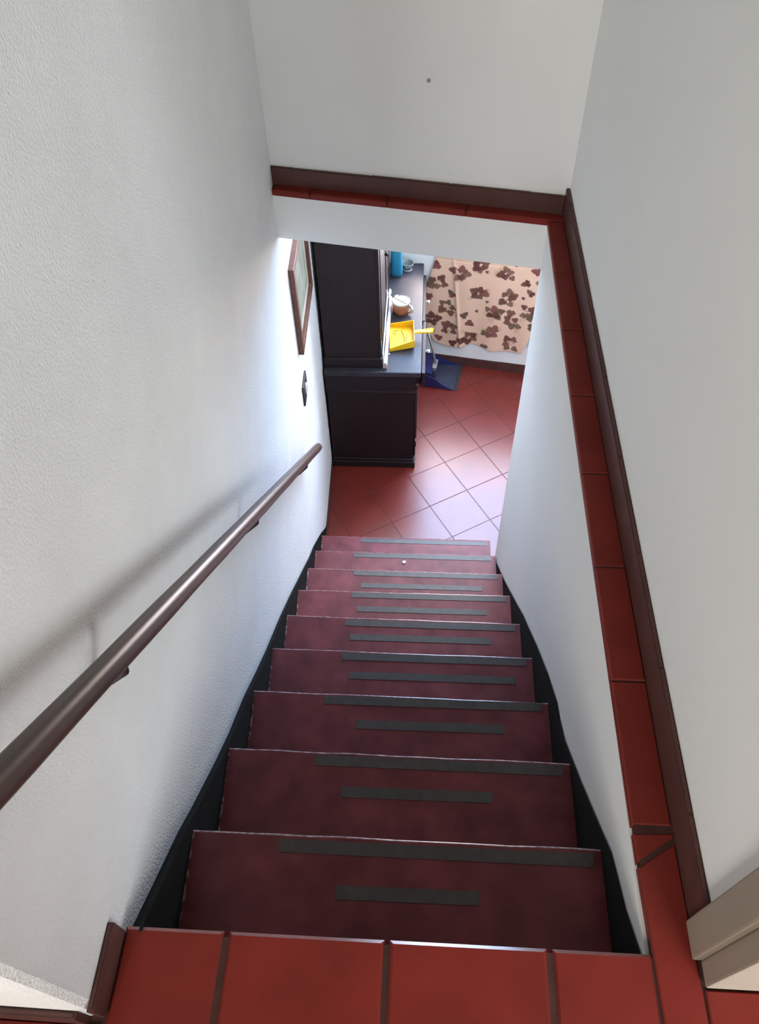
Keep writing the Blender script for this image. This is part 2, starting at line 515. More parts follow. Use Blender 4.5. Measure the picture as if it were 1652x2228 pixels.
# ------------------------------------------------------------------ landing floor, ledges and skirtings
fl = empty('floor_landing', (0, 0, 0))
prism('screed', [(-1.6, -2.6), (3.6, -2.6), (3.6, 1.2), (1.06, 1.2), (1.06, 0.0), (-0.05, -0.006), (-0.06, -0.12), (-1.6, -0.115)], -0.19, -0.0045, 'grout', fl)
G = 0.0045
xs = [-0.035, 0.1425, 0.420, 0.695, 0.870]
jy = [0.004, -0.276, -0.556, -0.836]
for r in range(3):
    for c in range(4):
        dz = random.uniform(-0.0006, 0.0006)
        y1 = jy[r] - (G if r else 0.0)
        poly = [(xs[c] + G * (c > 0), jy[r + 1] + G), (xs[c + 1] - G, jy[r + 1] + G), (xs[c + 1] - G, y1), (xs[c] + G * (c > 0), y1)]
        slab_tile('tile', poly, -0.020, dz, 'tile', fl, 0.006 if r == 0 else 0.0025, 'tile_edge' if r == 0 else None)
for r in range(3):           # strip by the doorway and the threshold
    for (a, b) in ((0.870, 0.944), (0.944, 1.150), (1.150, 1.430)):
        if r == 0 and a < 0.9:
            continue            # the first ledge tile reaches down here
        if r == 0:
            y1 = -0.044 if a < 1.1 else -0.0045
        else:
            y1 = jy[r] - G
        slab_tile('tile', [(a + G, jy[r + 1] + G), (b - 0.0001, jy[r + 1] + G), (b - 0.0001, y1), (a + G, y1)] if a < 0.9 else
                  [(a + 0.0001, jy[r + 1] + G), (b - G, jy[r + 1] + G), (b - G, y1), (a + 0.0001, y1)], -0.020, 0.0, 'tile', fl)
for r in range(1, 3):        # a few tiles of the hall to the left
    for k in range(3):
        slab_tile('tile', [(-0.035 - 0.28 * (k + 1) + G, jy[r + 1] + G), (-0.035 - 0.28 * k - G, jy[r + 1] + G), (-0.035 - 0.28 * k - G, jy[r] - G), (-0.035 - 0.28 * (k + 1) + G, jy[r] - G)], -0.020, 0.0, 'tile', fl)
for k in range(3):
    slab_tile('tile', [(-0.035 - 0.28 * (k + 1) + G, jy[1] + G), (-0.035 - 0.28 * k - G, jy[1] + G), (-0.035 - 0.28 * k - G, -0.142), (-0.035 - 0.28 * (k + 1) + G, -0.142)], -0.020, 0.0, 'tile', fl)
slab_tile('tile', [(1.078, -0.043), (1.1455, -0.043), (1.1455, -0.0045), (1.078, -0.0045)], -0.020, 0.0, 'tile', fl)
for k in range(6):           # floor of the side room seen past the door lining
    for r in range(3, -5, -1):
        y0, y1 = -0.276 * r - 0.0, -0.276 * r + 0.276
        if r >= 1 and k < 1:
            continue             # laid above
        y0, y1 = max(y0, -0.83), min(y1, 1.19)
        x0 = 1.150 + 0.28 * k
        if r < 1 and k == 0:
            slab_tile('tile', [(1.078, y0 + G), (x0 - G, y0 + G), (x0 - G, y1 - G), (1.078, y1 - G)], -0.020, 0.0, 'tile', fl)
        if y1 - y0 > 0.02:
            slab_tile('tile', [(x0 + G, y0 + G), (x0 + 0.28 - G, y0 + G), (x0 + 0.28 - G, y1 - G), (x0 + G, y1 - G)], -0.020, 0.0, 'tile', fl)
struct(fl, 'red clay tiled landing floor at the top of the stairs', 'floor')

# right-hand ledge: one row of cut tiles along the stairwell
t1 = empty('trim_1', (0.9, 0, 0))
prism('ledge_bed', [(0.8665 - 0.9, 0.0), (0.9485 - 0.9, 0.0), (0.930 - 0.9, 2.245), (0.8665 - 0.9, 2.2)], -0.0218, -0.0022, 'grout', t1)
LX0 = lambda y: 0.864 - 0.004 * math.sin(min(max(y, 0), 2.2) * 1.4)
LX1 = lambda y: 0.9370 - 0.0094 * y
def ledge_piece(a0, a1, b0, b1, dz=0.0):
    """Tile from y=a0 (inner edge) / a1 (wall edge) to b0 / b1."""
    slab_tile('tile', [(LX0(a0) - 0.9, a0), (LX1(a1) - 0.9, a1), (LX1(b1) - 0.9, b1), (LX0(b0) - 0.9, b0)], -0.0217, dz, 'tile', t1, 0.003)
slab_tile('tile', [(0.8745 - 0.9, -0.2715), (0.9438 - 0.9, -0.2715), (0.9353 - 0.9, 0.186), (0.8635 - 0.9, 0.141)], -0.0217, 0.0, 'tile', t1, 0.003)
ledge_piece(0.149, 0.194, 0.200, 0.203, -0.001)
js = [0.214, 0.505, 0.789, 1.072, 1.354, 1.632, 1.912, 2.207]
for i in range(len(js) - 1):
    ledge_piece(js[i] + 0.0012, js[i] + 0.0012, js[i + 1] - 0.0012, js[i + 1] - 0.0012 - (0.010 if i == len(js) - 2 else 0), random.uniform(-0.0007, 0.0007))
struct(t1, 'narrow red tiled ledge running along the right stairwell wall', 'ledge')

# far ledge
t2 = empty('trim_2', (0, 2.3, 0))
bounds = [-0.02, 0.145, 0.43, 0.71, 0.995]
L = (F1 - F0).length
bed = [F0 + bn * 0.004, F1 + bn * 0.004 - fd * 0.005, B1 - bd * 0.055 + bn * 0.004, B0 + bn * 0.004]
prism('ledge_bed', [(p.x, p.y - 2.3) for p in bed], -0.0218, -0.004, 'grout', t2)
for i in range(4):
    a, b = max(bounds[i], 0) + 0.002, (bounds[i + 1] if i < 3 else L + 0.066) - 0.002
    q = [F0 + fd * a - bn * random.uniform(0, 0.002), F0 + fd * b - bn * random.uniform(0, 0.002), F0 + fd * b + bn * 0.042, F0 + fd * a + bn * 0.042]
    slab_tile('tile', [(p.x, p.y - 2.3) for p in q], -0.0217, random.uniform(-0.0005, 0.0005), 'tile', t2, 0.004)
struct(t2, 'shallow red tiled ledge across the far side of the stair opening', 'ledge')

# skirtings
def skirting(name, P0, P1, n, h, th, label, cuts, material='skirting'):
    """Row of skirting tiles standing on z = base, between two plan points; n points into the room."""
    root = empty(name, (P0[0], P0[1], h[0]))
    d = Vector((P1[0] - P0[0], P1[1] - P0[1]))
    Ln = d.length
    d.normalize()
    edges = [0.0] + [c for c in cuts if 0.02 < c < Ln - 0.02] + [Ln]
    for a, b in zip(edges[:-1], edges[1:]):
        bm = bmesh.new()
        g = 0.00015
        q = [d * (a + g), d * (b - g), d * (b - g) + Vector(n) * th, d * (a + g) + Vector(n) * th]
        add_prism(bm, [(p.x, p.y) for p in q], 0.0, h[1] + random.uniform(-0.0015, 0.0015))
        bmesh.ops.recalc_face_normals(bm, faces=bm.faces)
        bmesh.ops.bevel(bm, geom=[e for e in bm.edges if all(v.co.z > h[1] / 2 for v in e.verts)], offset=0.003, segments=2, affect='EDGES')
        from_bm('skirting_tile', bm, material, root)
    return struct(root, label, 'skirting')
skirting('baseboard_right', (0.9494, 0.060), (0.9285, 2.262), (-1, 0), (0.0, 0.090), 0.0125, 'brown tile skirting along the upper right wall', [0.15, 0.43, 0.71, 0.99, 1.27, 1.55, 1.83, 2.1])
skirting('baseboard_back', B0 + bn * 0.012, B1 + bn * 0.012, (-bn.x, -bn.y), (0.0, 0.066), 0.012, 'brown tile skirting along the far upper wall above the stair opening', [0.1, 0.38, 0.66, 0.94])
skirting('baseboard_left', (-0.0450, -0.132), (-0.0450, -0.004), (1, 0), (0.0, 0.070), 0.011, 'short brown tile skirting at the top left of the stairs', [])
skirting('baseboard_hall', (-0.95, -0.1245), (-0.060, -0.132), (0, -1), (0.0, 0.072), 0.011, 'brown tile skirting round the left wall end in the hall', [0.05, 0.33, 0.61])
skirting('baseboard_lower_left', (WL(2.48), 2.48), (WL(3.17), 3.17), (1, 0.027), (ZF, 0.045), 0.009, 'thin dark red skirting beside the cabinet in the lower room', [0.3, 0.6], 'skirting')
pA, pB = LA + LU * -0.27 - LV * 0.0, LA + LU * 1.6
skirting('baseboard_lower_back', (pA.x, pA.y), (pB.x, pB.y), (-LV.x, -LV.y), (ZF, 0.075), 0.012, 'brown skirting under the floral cloth', [0.27, 0.55, 0.83, 1.11, 1.39])

# lower floor: diagonal tiles
lf = empty('floor', (0, 0, ZF))
box('screed', -0.25, 3.2, 2.16, 4.6, -0.12, -0.0014, 'floor_grout', lf)
T = 0.2725
e1 = Vector((0.141, -0.235)).normalized()
e2 = Vector((-e1.y, e1.x))
org = Vector((0.611, 3.231))
for i in range(-12, 14):
    for j in range(-9, 12):
        a = org + e1 * (i * T) + e2 * (j * T)
        q = [a, a + e1 * T, a + e1 * T + e2 * T, a + e2 * T]
        poly = [(p.x, p.y) for p in q]
        poly = inset(poly, 0.0024)
        poly = clip(poly, -1, -0.027, 0.0455)                    # left wall
        poly = clip(poly, 0, -1, -2.415)                         # last riser
        poly = clip(poly, LV.x, LV.y, LV.x * LA.x + LV.y * LA.y - 0.001)
        poly = clip(poly, 1, 0, 2.1)
        if len(poly) >= 3 and area(poly) > 0.0008:
            slab_tile('tile', poly, -0.010, random.uniform(-0.0006, 0.0006), 'tile_floor', lf, 0.0006)
struct(lf, 'glossy red tiled floor of the lower room with diagonal tiles', 'floor')

# ------------------------------------------------------------------ staircase
st = empty('staircase', (0.4, 2.4, ZF))
SO = Vector((0.4, 2.4, ZF))
def tread_mesh(i):
    yn, z = nose_y(i), nose_z(i)
    yb = (nose_y(i - 1) - 0.022) if i > 1 else -0.020
    prof = [(yb, z)]
    r = 0.007
    for k in range(6):
        a = PI / 2 * (1 - k / 5)
        prof.append((yn - r + r * math.cos(a), z - r + r * math.sin(a)))
    prof += [(yn, z - 0.028), (yn - 0.006, z - 0.034), (yb, z - 0.034)]
    bm = bmesh.new()
    NX = 14
    cols = []
    sk = random.uniform(-0.004, 0.004)
    fs = [0.0, 0.006] + [k / NX for k in range(1, NX)] + [0.995, 1.0]
    for f in fs:
        jit = random.uniform(-0.0012, 0.0012)
        col = []
        for k, (y, zz) in enumerate(prof):
            x = SL(y) + 0.001 + (SR(y) - SL(y) - 0.002) * f
            yy = y + ((f - 0.5) * sk + jit if 0 < k < 8 else 0)
            col.append(bm.verts.new((x - SO.x, yy - SO.y, zz - SO.z)))
        cols.append(col)
    n = len(prof)
    for c in range(len(fs) - 1):
        for k in range(n):
            bm.faces.new((cols[c][k], cols[c][(k + 1) % n], cols[c + 1][(k + 1) % n], cols[c + 1][k]))
    bm.faces.new(cols[0][::-1])
    bm.faces.new(cols[-1])
    return bm
# grip tape: (x0, x1, distance of its front edge behind the nosing)
TAPE = {1: [(0.175, 0.838, 0.012, 0.0), (0.302, 0.600, 0.098, 0.002)],
        2: [(0.203, 0.838, 0.010, 0.0), (0.277, 0.657, 0.088, 0.002)],
        3: [(0.179, 0.838, 0.008, 0.002), (0.282, 0.723, 0.082, 0.002)],
        4: [(0.198, 0.838, 0.010, 0.002), (0.228, 0.797, 0.080, 0.002)],
        5: [(0.173, 0.842, 0.012, 0.0), (0.195, 0.746, 0.075, 0.002)],
        6: [(0.166, 0.842, 0.008, 0.002), (0.194, 0.757, 0.078, 0.002)],
        7: [(0.143, 0.838, 0.008, 0.0), (0.183, 0.764, 0.078, 0.002)],
        8: [(0.111, 0.838, 0.010, 0.0)],
        9: [(0.120, 0.845, 0.015, 0.0)]}
for i in range(1, 10):
    t = from_bm('tread', tread_mesh(i), 'tread', st)
    t.data.materials.append(MT['nosing_wear'])
    t.data.materials.append(MT['edge_chips'])
    for p in t.data.polygons:
        c = p.center
        if c.y > nose_y(i) - SO.y - 0.0042 - 0.002 and p.normal.z > 0.15:
            p.material_index = 1 if p.normal.y > 0.25 else 0
        if p.normal.z > 0.9 and (c.x + SO.x - SL(c.y + SO.y) < 0.0055):
            p.material_index = 2        # chipped paint along the ends
    yn, z = nose_y(i), nose_z(i)
    w = 0.027
    for (x0, x1, back, skew) in TAPE[i]:
        bm = bmesh.new()
        ya = yn - back
        q = [(x0, ya), (x0 + 0.003, ya - w), (x1 - 0.004, ya - w + skew), (x1, ya + skew)]
        add_prism(bm, [(p[0] - SO.x, p[1] - SO.y) for p in q], z - SO.z + 0.0002, z - SO.z + 0.0016)
        from_bm('grip_tape', bm, 'tape', t)
for i in range(1, 11):
    yr = (nose_y(i - 1) - 0.024) if i > 1 else -0.002
    ztop = nose_z(i - 1) - 0.034 if i > 1 else -0.021
    zbot = nose_z(i) if i < 10 else ZF
    bm = bmesh.new()
    a, b = yr - 0.02, yr
    q = [(SL(a) + 0.002, a), (SR(a) - 0.002, a), (SR(b) - 0.002, b), (SL(b) + 0.002, b)]
    add_prism(bm, [(p[0] - SO.x, p[1] - SO.y) for p in q], zbot - SO.z, ztop - SO.z)
    from_bm('riser', bm, 'riser', st)
# black side skirts painted against both walls
skl = [(-0.004, 0.012), (0.107, -0.088), (0.233, -0.198), (0.313, -0.280), (0.484, -0.443), (0.60, -0.545), (0.765, -0.672), (0.92, -0.81), (1.059, -0.930),
       (1.30, -1.12), (1.545, -1.330), (1.70, -1.47), (1.846, -1.600), (2.00, -1.74), (2.164, -1.872), (2.433, -2.125), (2.60, -2.30), (2.66, -2.345)]
skr = [(0.006, -0.035), (0.096, -0.106), (0.212, -0.165), (0.313, -0.266), (0.434, -0.385), (0.598, -0.535), (0.67, -0.575), (0.737, -0.600), (0.877, -0.705),
       (1.064, -0.870), (1.20, -1.0), (1.334, -1.125), (1.50, -1.30), (1.664, -1.470), (1.85, -1.66), (2.049, -1.850), (2.21, -2.010)]
def side_skirt(line, fwall, fface, nm):
    """Skirt whose upper edge feathers into the wall; fface is the plane the treads butt against."""
    bm = bmesh.new()
    rows = []
    for (y, z) in line:
        zb = max(z - 0.42, ZF + 0.0005)
        t = abs(fface(y) - fwall(y))
        zw = max(z - 1.6 * t, zb + 0.001)           # top sloped down towards the wall to hide its lit upper face
        d = 0.0005 if fface(y) > fwall(y) else -0.0005
        rows.append([bm.verts.new((x - SO.x, y - SO.y, zz - SO.z)) for x, zz in
                     ((fwall(y) + d, zw), (fface(y), z), (fface(y), z - 0.002), (fface(y), zb), (fwall(y) + d, zb))])
    for a, b in zip(rows[:-1], rows[1:]):
        for k in range(5):
            bm.faces.new((a[k], a[(k + 1) % 5], b[(k + 1) % 5], b[k]))
    bm.faces.new(rows[0][::-1])
    bm.faces.new(rows[-1])
    o = from_bm(nm, bm, 'black', st)
    o['label'] = 'black painted side skirt'
side_skirt(skl, WL, lambda y: max(SL(y), WL(y) + 0.004), 'side_skirt')
side_skirt(skr, WR, SR, 'side_skirt')
tag(st, 'steep oxblood painted staircase with grey grip tape on its treads', 'staircase')

# ------------------------------------------------------------------ handrail
hr = empty('handrail', (0.0, 0.0, 0.0))
RS = -0.859
rail_p = lambda y: Vector((0.030 - 0.030 * y, y, 0.708 + RS * (y - 0.010)))
bm = bmesh.new()
ys = [-0.112, -0.108, -0.100] + [(-0.06 + k * 0.1) for k in range(24)] + [2.300, 2.309, 2.314]
rad = [0.010, 0.017, 0.020] + [0.0203 + 0.0004 * math.sin(k * 1.7) for k in range(24)] + [0.0195, 0.016, 0.009]
tube(bm, [rail_p(y) for y in ys], rad, 20)
from_bm('rail', bm, 'rail', hr, smooth=True)
for y in (0.27, 1.085, 1.95):
    p = rail_p(y)
    bm = bmesh.new()
    tube(bm, [(WL(y) + 0.001, y, p.z - 0.112), (WL(y) + 0.03, y, p.z - 0.088), (p.x - 0.004, y, p.z - 0.045), (p.x, y, p.z - 0.016)], [0.008, 0.008, 0.008, 0.008], 10)
    from_bm('bracket', bm, 'peg', hr, smooth=True)
    bm = bmesh.new()
    tube(bm, [(WL(y) + 0.0005, y, p.z - 0.112), (WL(y) + 0.006, y, p.z - 0.112)], 0.013, 14)
    from_bm('bracket_plate', bm, 'peg', hr)
tag(hr, 'round varnished brown handrail sloping down the left wall', 'handrail')

# ------------------------------------------------------------------ picture and socket on the left wall
def on_left_wall(name, y, z):
    o = empty(name, (WL(y), y, z))
    o.rotation_euler = (0, 0, math.atan(0.027))     # local x out of the wall, y along it
    return o
pic = on_left_wall('framed_picture', 2.50, -0.863)
PW, PH, PD = 0.52, 0.448, 0.024
fwid = 0.035
box('frame_bar', 0.0005, PD, 0, fwid, 0, PH, 'frame', pic, 0.002)
box('frame_bar', 0.0005, PD, PW - fwid, PW, 0, PH, 'frame', pic, 0.002)
box('frame_bar', 0.0005, PD, fwid, PW - fwid, 0, fwid, 'frame', pic, 0.002)
box('frame_bar', 0.0005, PD, fwid, PW - fwid, PH - fwid, PH, 'frame', pic, 0.002)
box('backing_board', 0.0005, 0.006, fwid, PW - fwid, fwid, PH - fwid, 'mount', pic)
m_ = box('mount', 0.006, 0.009, fwid, PW - fwid, fwid, PH - fwid, 'mount', pic)
box('print', 0.009, 0.0105, fwid + 0.05, PW - fwid - 0.05, fwid + 0.05, PH - fwid - 0.05, 'print', m_)
box('glazing', 0.013, 0.015, fwid, PW - fwid, fwid, PH - fwid, 'glass', pic)
tag(pic, 'brown framed picture with a pale green print on the white wall beside the cabinet', 'picture')

so = on_left_wall('wall_socket', 2.452, -1.140)
box('plate', 0.0005, 0.009, 0, 0.125, 0, 0.118, 'socket', so, 0.003)
bm = bmesh.new()
tube(bm, [(0.009, 0.062, 0.059), (0.014, 0.062, 0.059), (0.016, 0.062, 0.059)], [0.030, 0.030, 0.026], 20)
ins = from_bm('insert', bm, 'pale', so)
for dy in (-0.010, 0.010):
    bm = bmesh.new()
    tube(bm, [(0.0155, 0.062 + dy, 0.059), (0.0166, 0.062 + dy, 0.059)], 0.004, 10)
    from_bm('pin_hole', bm, 'socket', ins)
tag(so, 'dark square wall socket with a pale round centre below the picture', 'socket')

# ------------------------------------------------------------------ dark cabinet and the hutch standing on it
ZW = -1.568
CY0, CY1 = 3.195, 4.20
cb = empty('cabinet', (-0.12, CY0, ZF))
cx = lambda nm, x0, x1, y0, y1, z0, z1, m='darkwood', b=0.003, par=None: box(nm, x0 + 0.12, x1 + 0.12, y0 - CY0, y1 - CY0, z0 - ZF, z1 - ZF, m, par or cb, b)
cx('side_panel', -0.118, 0.396, CY0, CY0 + 0.022, ZF + 0.055, ZW - 0.034)
cx('side_panel', -0.118, 0.396, CY1 - 0.022, CY1, ZF + 0.055, ZW - 0.034)
cx('back_panel', -0.118, -0.106, CY0 + 0.022, CY1 - 0.022, ZF + 0.055, ZW - 0.034)
cx('bottom_panel', -0.106, 0.394, CY0 + 0.022, CY1 - 0.022, ZF + 0.055, ZF + 0.075)
pl = cx('plinth', -0.122, 0.414, CY0 - 0.020, CY1, ZF + 0.0005, ZF + 0.052, b=0.006)
cx('plinth_moulding', -0.120, 0.405, CY0 - 0.010, CY1, ZF + 0.052, ZF + 0.068, b=0.006)
cx('frieze', -0.120, 0.411, CY0 - 0.010, CY0 + 0.001, ZW - 0.155, ZW - 0.034)
cx('frieze_moulding', -0.121, 0.415, CY0 - 0.016, CY0 + 0.001, ZW - 0.166, ZW - 0.152, b=0.005)
cx('worktop', -0.123, 0.439, CY0 - 0.019, CY1 + 0.045, ZW - 0.034, ZW, 'worktop', 0.006)
cx('rail', 0.380, 0.398, CY0 + 0.022, CY1 - 0.022, ZW - 0.165, ZW - 0.150)
def knob(par, x, y, z, m='white'):
    bm = bmesh.new()
    tube(bm, [(x, y, z), (x + 0.010, y, z), (x + 0.014, y, z), (x + 0.022, y, z), (x + 0.026, y, z)], [0.006, 0.006, 0.011, 0.012, 0.006], 12)
    k = from_bm('knob', bm, m, par, smooth=True)
    k['label'] = 'small white knob' if m == 'white' else 'small dark knob'
for (a, b, op) in ((3.222, 3.695, 0.046), (3.700, 4.172, 0.040)):     # two drawers slightly pulled out
    d = cx('drawer', 0.398 + op, 0.418 + op, a, b, ZW - 0.148, ZW - 0.040)
    cx('drawer_box', 0.10, 0.398 + op, a + 0.02, b - 0.02, ZW - 0.140, ZW - 0.050, b=0.0)
    knob(d, 0.418 + op + 0.12, (a + b) / 2 - CY0, ZW - 0.075 - ZF)
for (a, b, ky) in ((3.218, 3.693, 0.44), (3.702, 4.174, 0.55)):
    d = cx('door', 0.397, 0.413, a, b, ZF + 0.075, ZW - 0.170)
    cx('door_panel', 0.413, 0.419, a + 0.06, b - 0.06, ZF + 0.14, ZW - 0.235, par=d)
    for zz in (ZF + 0.16, ZW - 0.215):
        cx('hinge', 0.411, 0.419, a - 0.001 if ky < 0.5 else b - 0.03, a + 0.03 if ky < 0.5 else b + 0.001, zz, zz + 0.05, 'peg', 0.002, d)
    knob(d, 0.413 + 0.12, ky, 0.45)
tag(cb, 'near-black wooden sideboard cabinet with a polished dark worktop', 'cabinet')

HX0, HX1, HY0, HY1 = -0.112, 0.212, 3.222, 4.19
hu = empty('hutch', (HX0, HY0, ZW))
hx = lambda nm, x0, x1, y0, y1, z0, z1, m='darkwood', b=0.003, par=None: box(nm, x0 - HX0, x1 - HX0, y0 - HY0, y1 - HY0, z0 - ZW, z1 - ZW, m, par or hu, b)
HT = -0.34
hx('base_moulding', HX0 - 0.008, HX1 + 0.005, HY0 - 0.010, HY1, ZW + 0.0004, ZW + 0.070, b=0.008)
hx('side_panel', HX0, HX1 - 0.018, HY0, HY0 + 0.02, ZW + 0.070, HT)
hx('side_panel', HX0, HX1 - 0.018, HY1 - 0.02, HY1, ZW + 0.070, HT)
hx('back_panel', HX0, HX0 + 0.012, HY0 + 0.02, HY1 - 0.02, ZW + 0.070, HT)
hx('top_panel', HX0 - 0.004, HX1 + 0.012, HY0 - 0.012, HY1, HT, HT + 0.03, b=0.008)
hx('shelf', HX0 + 0.012, HX1 - 0.02, HY0 + 0.02, HY1 - 0.02, -1.02, -1.0)
for (a, b, ky) in ((HY0 + 0.004, 3.704, 0.445), (3.708, HY1 - 0.004, 0.52)):
    d = hx('door', HX1 - 0.018, HX1, a, b, ZW + 0.074, HT - 0.004, b=0.003)
    hx('door_panel', HX1, HX1 + 0.005, a + 0.06, b - 0.06, ZW + 0.14, HT - 0.07, par=d)
    knob(d, HX1 - HX0, ky, 0.45, 'darkwood')
tag(hu, 'tall near-black wooden hutch standing on the back of the worktop', 'cabinet')

# ------------------------------------------------------------------ things on the worktop
def newspaper(name, pts, w, h, m, label):
    """A tightly folded paper lying along the hutch: flattened roll with a fold line."""
    root = empty(name, (pts[0][0], pts[0][1], ZW))
    for part, (dx, zz0, zz1, mm) in {'outer_fold': (0.0, 0.0004, h, m), 'inner_sheets': (w * 0.18, h, h + 0.006, 'paper')}.items():
        bm = bmesh.new()
        rows = []
        n = 12
        for k in range(n + 1):
            f = k / n
            x = pts[0][0] + (pts[1][0] - pts[0][0]) * f - pts[0][0] + 0.0015 * math.sin(f * 9)
            y = (pts[1][1] - pts[0][1]) * f
            ww = w * (0.5 if part == 'outer_fold' else 0.3) * (1 + 0.12 * math.sin(f * 14 + 1))
            rows.append([bm.verts.new(p) for p in ((x - ww, y, zz0), (x + ww, y, zz0), (x + ww * 1.05, y, (zz0 + zz1) / 2), (x + ww * 0.85, y, zz1), (x - ww * 0.85, y, zz1), (x - ww * 1.05, y, (zz0 + zz1) / 2))])
        for a, b in zip(rows[:-1], rows[1:]):
            for k in range(6):
                bm.faces.new((a[k], a[(k + 1) % 6], b[(k + 1) % 6], b[k]))
        bm.faces.new(rows[0][::-1])
        bm.faces.new(rows[-1])
        from_bm(part, bm, mm, root)
    tag(root, label, 'newspaper', 'folded newspapers along the hutch')
newspaper('folded_newspaper', ((0.232, 3.212), (0.238, 3.835)), 0.021, 0.034, 'paperpink', 'long folded newspaper with a pinkish end lying nearest the yellow dustpan')
newspaper('folded_newspaper', ((0.2275, 3.842), (0.229, 3.93)), 0.016, 0.020, 'paper', 'short white folded newspaper scrap near the orange mug')
# a second sheet stands on edge between the hutch and the first one
bm = bmesh.new()
root = empty('magazine', (0.2185, 3.236, ZW))
add_box(bm, -0.0012, 0.0022, 0, 0.60, 0.001, 0.088)
bm2 = from_bm('cover', bm, 'paper', root)
bm = bmesh.new()
add_box(bm, 0.0022, 0.0030, 0.0, 0.59, 0.0015, 0.080)
from_bm('pages', bm, 'white', root)
tag(root, 'thin pale magazine standing on edge against the hutch', 'magazine')

# orange mug with a cream lid
mug = empty('lidded_mug', (0.306, 3.735, ZW))
bm = bmesh.new()
lathe(bm, [(0.040, 0.0005), (0.047, 0.004), (0.052, 0.03), (0.054, 0.06), (0.053, 0.074)], 30)
from_bm('mug_body', bm, 'copper', mug, smooth=True)
bm = bmesh.new()
lathe(bm, [(0.055, 0.074), (0.0565, 0.077), (0.0565, 0.083), (0.052, 0.086), (0.0515, 0.0835), (0.002, 0.0835)], 30)
lid = from_bm('lid', bm, 'creamlid', mug, smooth=False)
bm = bmesh.new()
add_box(bm, -0.046, 0.046, -0.006, 0.006, 0.0836, 0.0862)
bevel(bm, 0.002)
br = from_bm('lid_bar', bm, 'creamlid', lid)
br.rotation_euler = (0, 0, math.radians(-38))
bm = bmesh.new()
add_box(bm, -0.062, -0.050, -0.012, 0.012, 0.076, 0.085)
bevel(bm, 0.002)
sp = from_bm('lid_lip', bm, 'creamlid', lid)
sp.rotation_euler = (0, 0, math.radians(-58))
bm = bmesh.new()
tube(bm, [(0.050, 0, 0.066), (0.068, 0, 0.064), (0.078, 0, 0.050), (0.076, 0, 0.032), (0.062, 0, 0.018), (0.050, 0, 0.016)], [0.008, 0.009, 0.0095, 0.0095, 0.009, 0.008], 12)
hd = from_bm('handle', bm, 'creamlid', mug, smooth=True)
hd.rotation_euler = (0, 0, math.radians(-28))
mug.rotation_euler = (0, 0, 0)
tag(mug, 'orange-brown mug with a cream lid and handle on the worktop', 'mug')

# yellow hand dustpan
dp = empty('hand_dustpan', (0.318, 3.478, ZW))
def pan_mesh(L0, L1, wf, wb, hf, hb, lift, th=0.0035):
    """Open pan: mouth at -x, back wall at +x."""
    bm = bmesh.new()
    def wall(p, q, h0, h1, nrm):
        a = [Vector(p), Vector(q), Vector(q) + Vector((0, 0, h1)), Vector(p) + Vector((0, 0, h0))]
        vs_ = [bm.verts.new(v) for v in a] + [bm.verts.new(v + Vector(nrm) * th) for v in a]
        for f in ((0, 1, 2, 3), (7, 6, 5, 4), (0, 4, 5, 1), (1, 5, 6, 2), (2, 6, 7, 3), (3, 7, 4, 0)):
            bm.faces.new([vs_[i] for i in f])
    fl0, fl1 = (L0, -wf, 0.001), (L0, wf, 0.001)
    b0, b1 = (L1, -wb, lift), (L1, wb, lift)
    return bm, wall, fl0, fl1, b0, b1
bm, wall, m0, m1, b0, b1 = pan_mesh(-0.070, 0.072, 0.112, 0.092, 0.012, 0.04, 0.012)
f = [bm.verts.new(p) for p in (m0, b0, b1, m1)] + [bm.verts.new((p[0], p[1], p[2] + 0.003)) for p in (m0, b0, b1, m1)]
for q in ((0, 1, 2, 3), (7, 6, 5, 4), (0, 4, 5, 1), (1, 5, 6, 2), (2, 6, 7, 3), (3, 7, 4, 0)):
    bm.faces.new([f[i] for i in q])
from_bm('pan_base', bm, 'yellow', dp)
bm, wall, m0, m1, b0, b1 = pan_mesh(-0.070, 0.072, 0.112, 0.092, 0.012, 0.04, 0.012)
wall(m1, b1, 0.022, 0.050, (0.0, 1, 0))
wall(m0, b0, 0.022, 0.050, (0.0, -1, 0))
wall(b0, b1, 0.050, 0.050, (1, 0, 0))
from_bm('pan_rim', bm, 'yellow', dp)
bm = bmesh.new()
prof = [(0.074, 0.013), (0.095, 0.012), (0.115, 0.013), (0.140, 0.016), (0.165, 0.019), (0.182, 0.019), (0.190, 0.012)]
rows = []
for x, w_ in prof:
    zc = 0.048 + (x - 0.074) * 0.10
    rows.append([bm.verts.new(p) for p in ((x, -w_, zc - 0.005), (x, w_, zc - 0.005), (x, w_ * 0.95, zc + 0.005), (x, w_ * 0.35, zc + 0.006 - (0.005 if 0.13 < x < 0.185 else 0)), (x, -w_ * 0.35, zc + 0.006 - (0.005 if 0.13 < x < 0.185 else 0)), (x, -w_ * 0.95, zc + 0.005))])
for a, b in zip(rows[:-1], rows[1:]):
    for k in range(6):
        bm.faces.new((a[k], a[(k + 1) % 6], b[(k + 1) % 6], b[k]))
bm.faces.new(rows[0][::-1])
bm.faces.new(rows[-1])
from_bm('handle', bm, 'yellow', dp)
for pth in ([(-0.03, 0.03, 0.0095), (-0.05, 0.045, 0.0085), (-0.045, 0.06, 0.009), (-0.02, 0.066, 0.011)], [(0.0, 0.062, 0.012), (0.01, 0.03, 0.0125), (0.018, -0.02, 0.013), (0.014, -0.05, 0.013)], [(0.03, 0.01, 0.0145), (0.03, -0.02, 0.0145), (0.018, -0.055, 0.0135)]):
    bm = bmesh.new()
    tube(bm, pth, 0.0011, 6)
    o = from_bm('hair_strand', bm, 'hair', dp)
dp.rotation_euler = (0, 0, math.radians(3))
